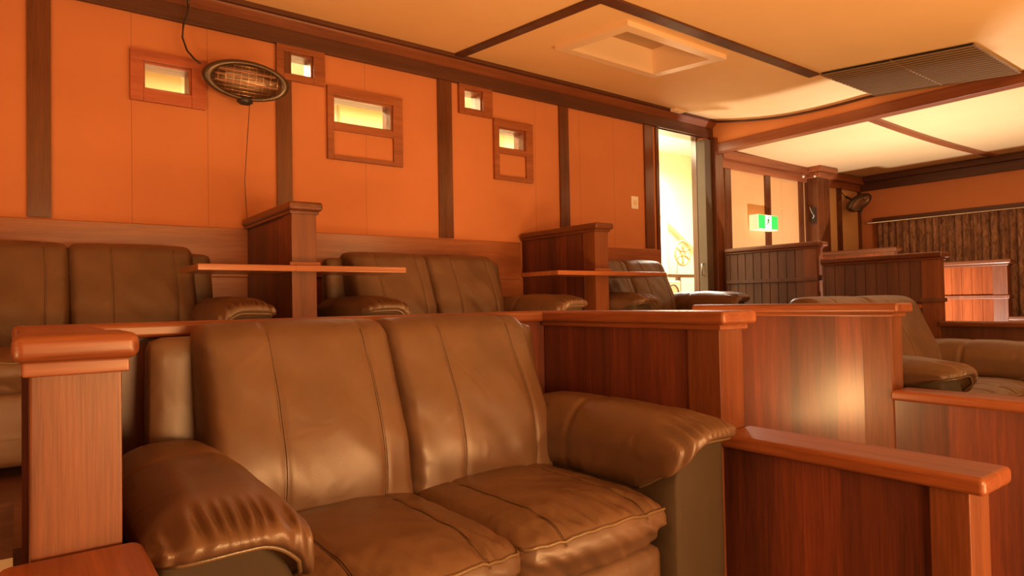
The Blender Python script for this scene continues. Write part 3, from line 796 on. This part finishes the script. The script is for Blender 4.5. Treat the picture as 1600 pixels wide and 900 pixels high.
for p, q, w in (((0, .085), (.006, .118), .020), ((0, .085), (-.022, .058), .012), ((-.022, .058), (-.040, .050), .009), ((0, .085), (.020, .062), .012), ((.020, .062), (.014, .030), .010), ((.006, .114), (-.020, .104), .008), ((-.020, .104), (-.026, .082), .007), ((.006, .114), (.028, .096), .008), ((.028, .096), (.042, .104), .007)):
    limb((mx+p[0], mz+p[1]), (mx+q[0], mz+q[1]), w)
mb.add([(mx+.012+.011*math.cos(2*PI*k/14), yy, mz+.138+.011*math.sin(2*PI*k/14)) for k in range(14)], [tuple(range(14))])
link('running_figure', mb, simple('sign_dark_green', (.03, .22, .06), .5), ex)

# hook bracket on the pillar
br = thing('hook_bracket', (7.925, 4.23, 1.92), 'black bracket with a white cord on the bay pillar', 'bracket')
link('plate', MB().box(7.905, 7.930, 4.20, 4.26, 1.96, 2.16, .004), black_m, br)
link('cord', MB().tube([(7.90, 4.27, 2.17), (7.895, 4.24, 2.10), (7.89, 4.21, 2.05), (7.895, 4.23, 2.02)], .004, 6), white_m, br)
for (x, y, z, l) in ((7.72, 4.25, 2.53, 'small round white cable clip on the bay cornice left of the pillar'), (7.90, 4.20, 2.545, 'small round white cable clip on the bay pillar top')):
    o = link('cable_clip', MB().tube([(x, y, z), (x, y-.02, z)], .014, 12), white_m, loc=(x, y, z)); tag(o, l, 'clip', 'cable clips by the pillar')

# ceiling hatch: mitred frame and recess
def zcp(x, y): return 2.985-.098*(YW-y)-.004
h = thing('ceiling_hatch', (3.62, 3.2, zcp(3.6, 3.2)), 'pale framed recessed hatch in the main ceiling', 'ceiling hatch')
X0, X1, Ya, Yb = 3.10, 4.15, 2.84, 3.55; w = .085; mb = MB()
def slab(mb, x0, x1, y0, y1, lo, hi):
    vs = [(x, y, zc(x, y)+d_) for x in (x0, x1) for y in (y0, y1) for d_ in (lo, hi)]
    mb.add(vs, [(0, 1, 3, 2), (4, 6, 7, 5), (0, 4, 5, 1), (2, 3, 7, 6), (0, 2, 6, 4), (1, 5, 7, 3)])
for lo in (-.034,):
    a0, a1, b0, b1 = X0, X1, Ya, Yb
    slab(mb, a0, a1, b0, Ya+w, lo, .01); slab(mb, a0, a1, Yb-w, b1, lo, .01); slab(mb, a0, X0+w, Ya+w, Yb-w, lo, .01); slab(mb, X1-w, a1, Ya+w, Yb-w, lo, .01)
link('frame', mb, hatch_m, h)
mb = MB(); e = .012

hx0, hx1, hy0, hy1 = 3.183, 4.067, 2.923, 3.467
for a, b in (((hx0, hy0), (hx1, hy0)), ((hx1, hy0), (hx1, hy1)), ((hx1, hy1), (hx0, hy1)), ((hx0, hy1), (hx0, hy0))):
    dx = [-e if a[0] == b[0] == hx0 else 0, e if a[0] == b[0] == hx1 else 0]; 
    xa, xb = min(a[0], b[0]), max(a[0], b[0]); ya, yb = min(a[1], b[1]), max(a[1], b[1])
    if xa == xb: xa, xb = (xa-e, xa) if xa == hx0 else (xa, xa+e)
    else: ya, yb = (ya-e, ya) if ya == hy0 else (ya, ya+e)
    v8 = [(x, y, z) for x in (xa, xb) for y in (ya, yb) for z in (zc(3.6, y)-.004, 3.10)]
    mb.add(v8, [(0, 1, 3, 2), (4, 6, 7, 5), (0, 4, 5, 1), (2, 3, 7, 6), (0, 2, 6, 4), (1, 5, 7, 3)])
link('lining', mb, hatch_m, h)
link('cover', MB().box(hx0-e, hx1+e, hy0-e, hy1+e, 3.06, 3.075), hatch_in, h)

# louvre grille by the beam
gx0, gx1, gy0, gy1 = 5.04, 5.985, 1.57, 2.60
g = thing('air_grille', (5.5, 2.1, zc(5.5, 2.1)), 'large slatted air conditioning grille in the ceiling beside the beam', 'air grille')
def strip(mb, x, dx, dz, lo):   # slat following the ceiling slope
    vs = []
    for y in (gy0, gy1):
        z = zc(5.0, y)-.020
        vs += [(x, y, z-lo), (x+dx, y, z-lo-dz), (x+dx+.006, y, z-lo-dz+.003), (x+.006, y, z-lo+.003)]
    mb.add(vs, [(0, 1, 2, 3), (7, 6, 5, 4), (0, 4, 5, 1), (1, 5, 6, 2), (2, 6, 7, 3), (3, 7, 4, 0)])
n = 17
for k in range(n):
    mb = MB(); x = gx0+(gx1-gx0-.03)*k/(n-1); strip(mb, x, .008, .010, .0); link('slat', mb, slat_m, g)
mb = MB(); vs = [(x, y, zc(5.0, y)-.008+dz) for x in (gx0, gx1) for y in (gy0, gy1) for dz in (-.002, .002)]
mb.add(vs, [(0, 1, 3, 2), (4, 6, 7, 5), (0, 4, 5, 1), (2, 3, 7, 6), (0, 2, 6, 4), (1, 5, 7, 3)]); link('void_plate', mb, dark_void, g)  # dark plate instead of a duct hole, its shade put into the colour
for y in (gy0, gy1, (gy0+gy1)/2):
    z = zc(5.0, y)-.006; link('crossbar', MB().box(gx0, gx1, y-.006, y+.006, z-.018, z-.006), slat_m, g)

# ------------------------------------------------------------------ curtain on the far wall
def curtain_mat():
    m, nt, b = mat('patterned_curtain'); L = nt.links.new
    geo = N(nt, 'ShaderNodeNewGeometry')
    mp = N(nt, 'ShaderNodeMapping'); mp.inputs['Scale'].default_value = (1, 1, .28); L(geo.outputs['Position'], mp.inputs['Vector'])
    n = N(nt, 'ShaderNodeTexNoise', Scale=30, Detail=5, Roughness=.7, Distortion=1.0); L(mp.outputs[0], n.inputs['Vector'])
    L(ramp(nt, n.outputs[0], [(.36, (.10, .045, .028)), (.52, (.27, .13, .075)), (.66, (.42, .22, .12))]), b.inputs['Base Color'])
    b.inputs['Roughness'].default_value = .75
    return m
cur = thing('curtain', (9.3, 1.5, .4), 'long brown patterned pleated curtain hanging on the far wall', 'curtain')
vs = []; fs = []; ny = 560; nz = 10; ya, yb = -1.6, 4.10
for i in range(ny+1):
    y = ya+(yb-ya)*i/ny
    ph = y*2*PI/.085+1.6*math.sin(y*3.1)+.9*math.sin(y*7.7)
    for j in range(nz+1):
        t = j/nz; z = .42+(2.045-.42)*t
        a = .030*(1-.35*t)*(1+.4*math.sin(y*5.3))
        vs.append((9.31+a*math.sin(ph+.35*(1-t)*math.sin(y*11))+.010*math.sin(ph*2.3), y+.006*math.cos(ph), z))
    if i:
        for j in range(nz): o_ = (i-1)*(nz+1)+j; fs.append((o_, o_+nz+1, o_+nz+2, o_+1))
cm = curtain_mat()
mb = MB().add(vs, fs, True); o = link('drape', mb, cm, cur)
sm = o.modifiers.new('thick', 'SOLIDIFY'); sm.thickness = .003
r = thing('curtain_rail', (9.3, 1.5, 2.05), 'brown wooden pelmet board with a thin rail above the curtain', 'curtain rail')
link('pelmet', MB().box(9.35, 9.40, -1.7, 4.17, 2.045, 2.105, .004), wood_cornY, r)
link('rail', MB().tube([(9.245, -1.7, 2.032), (9.245, 4.17, 2.032), (9.245, 4.175, 2.032), (9.245, 4.21, 2.032)], [.009, .009, .015, .015], 8), chrome_m, r)
link('edge_board', MB().box(9.36, 9.40, 4.10, 4.16, .42, 2.045, .004), wood_frame, r)
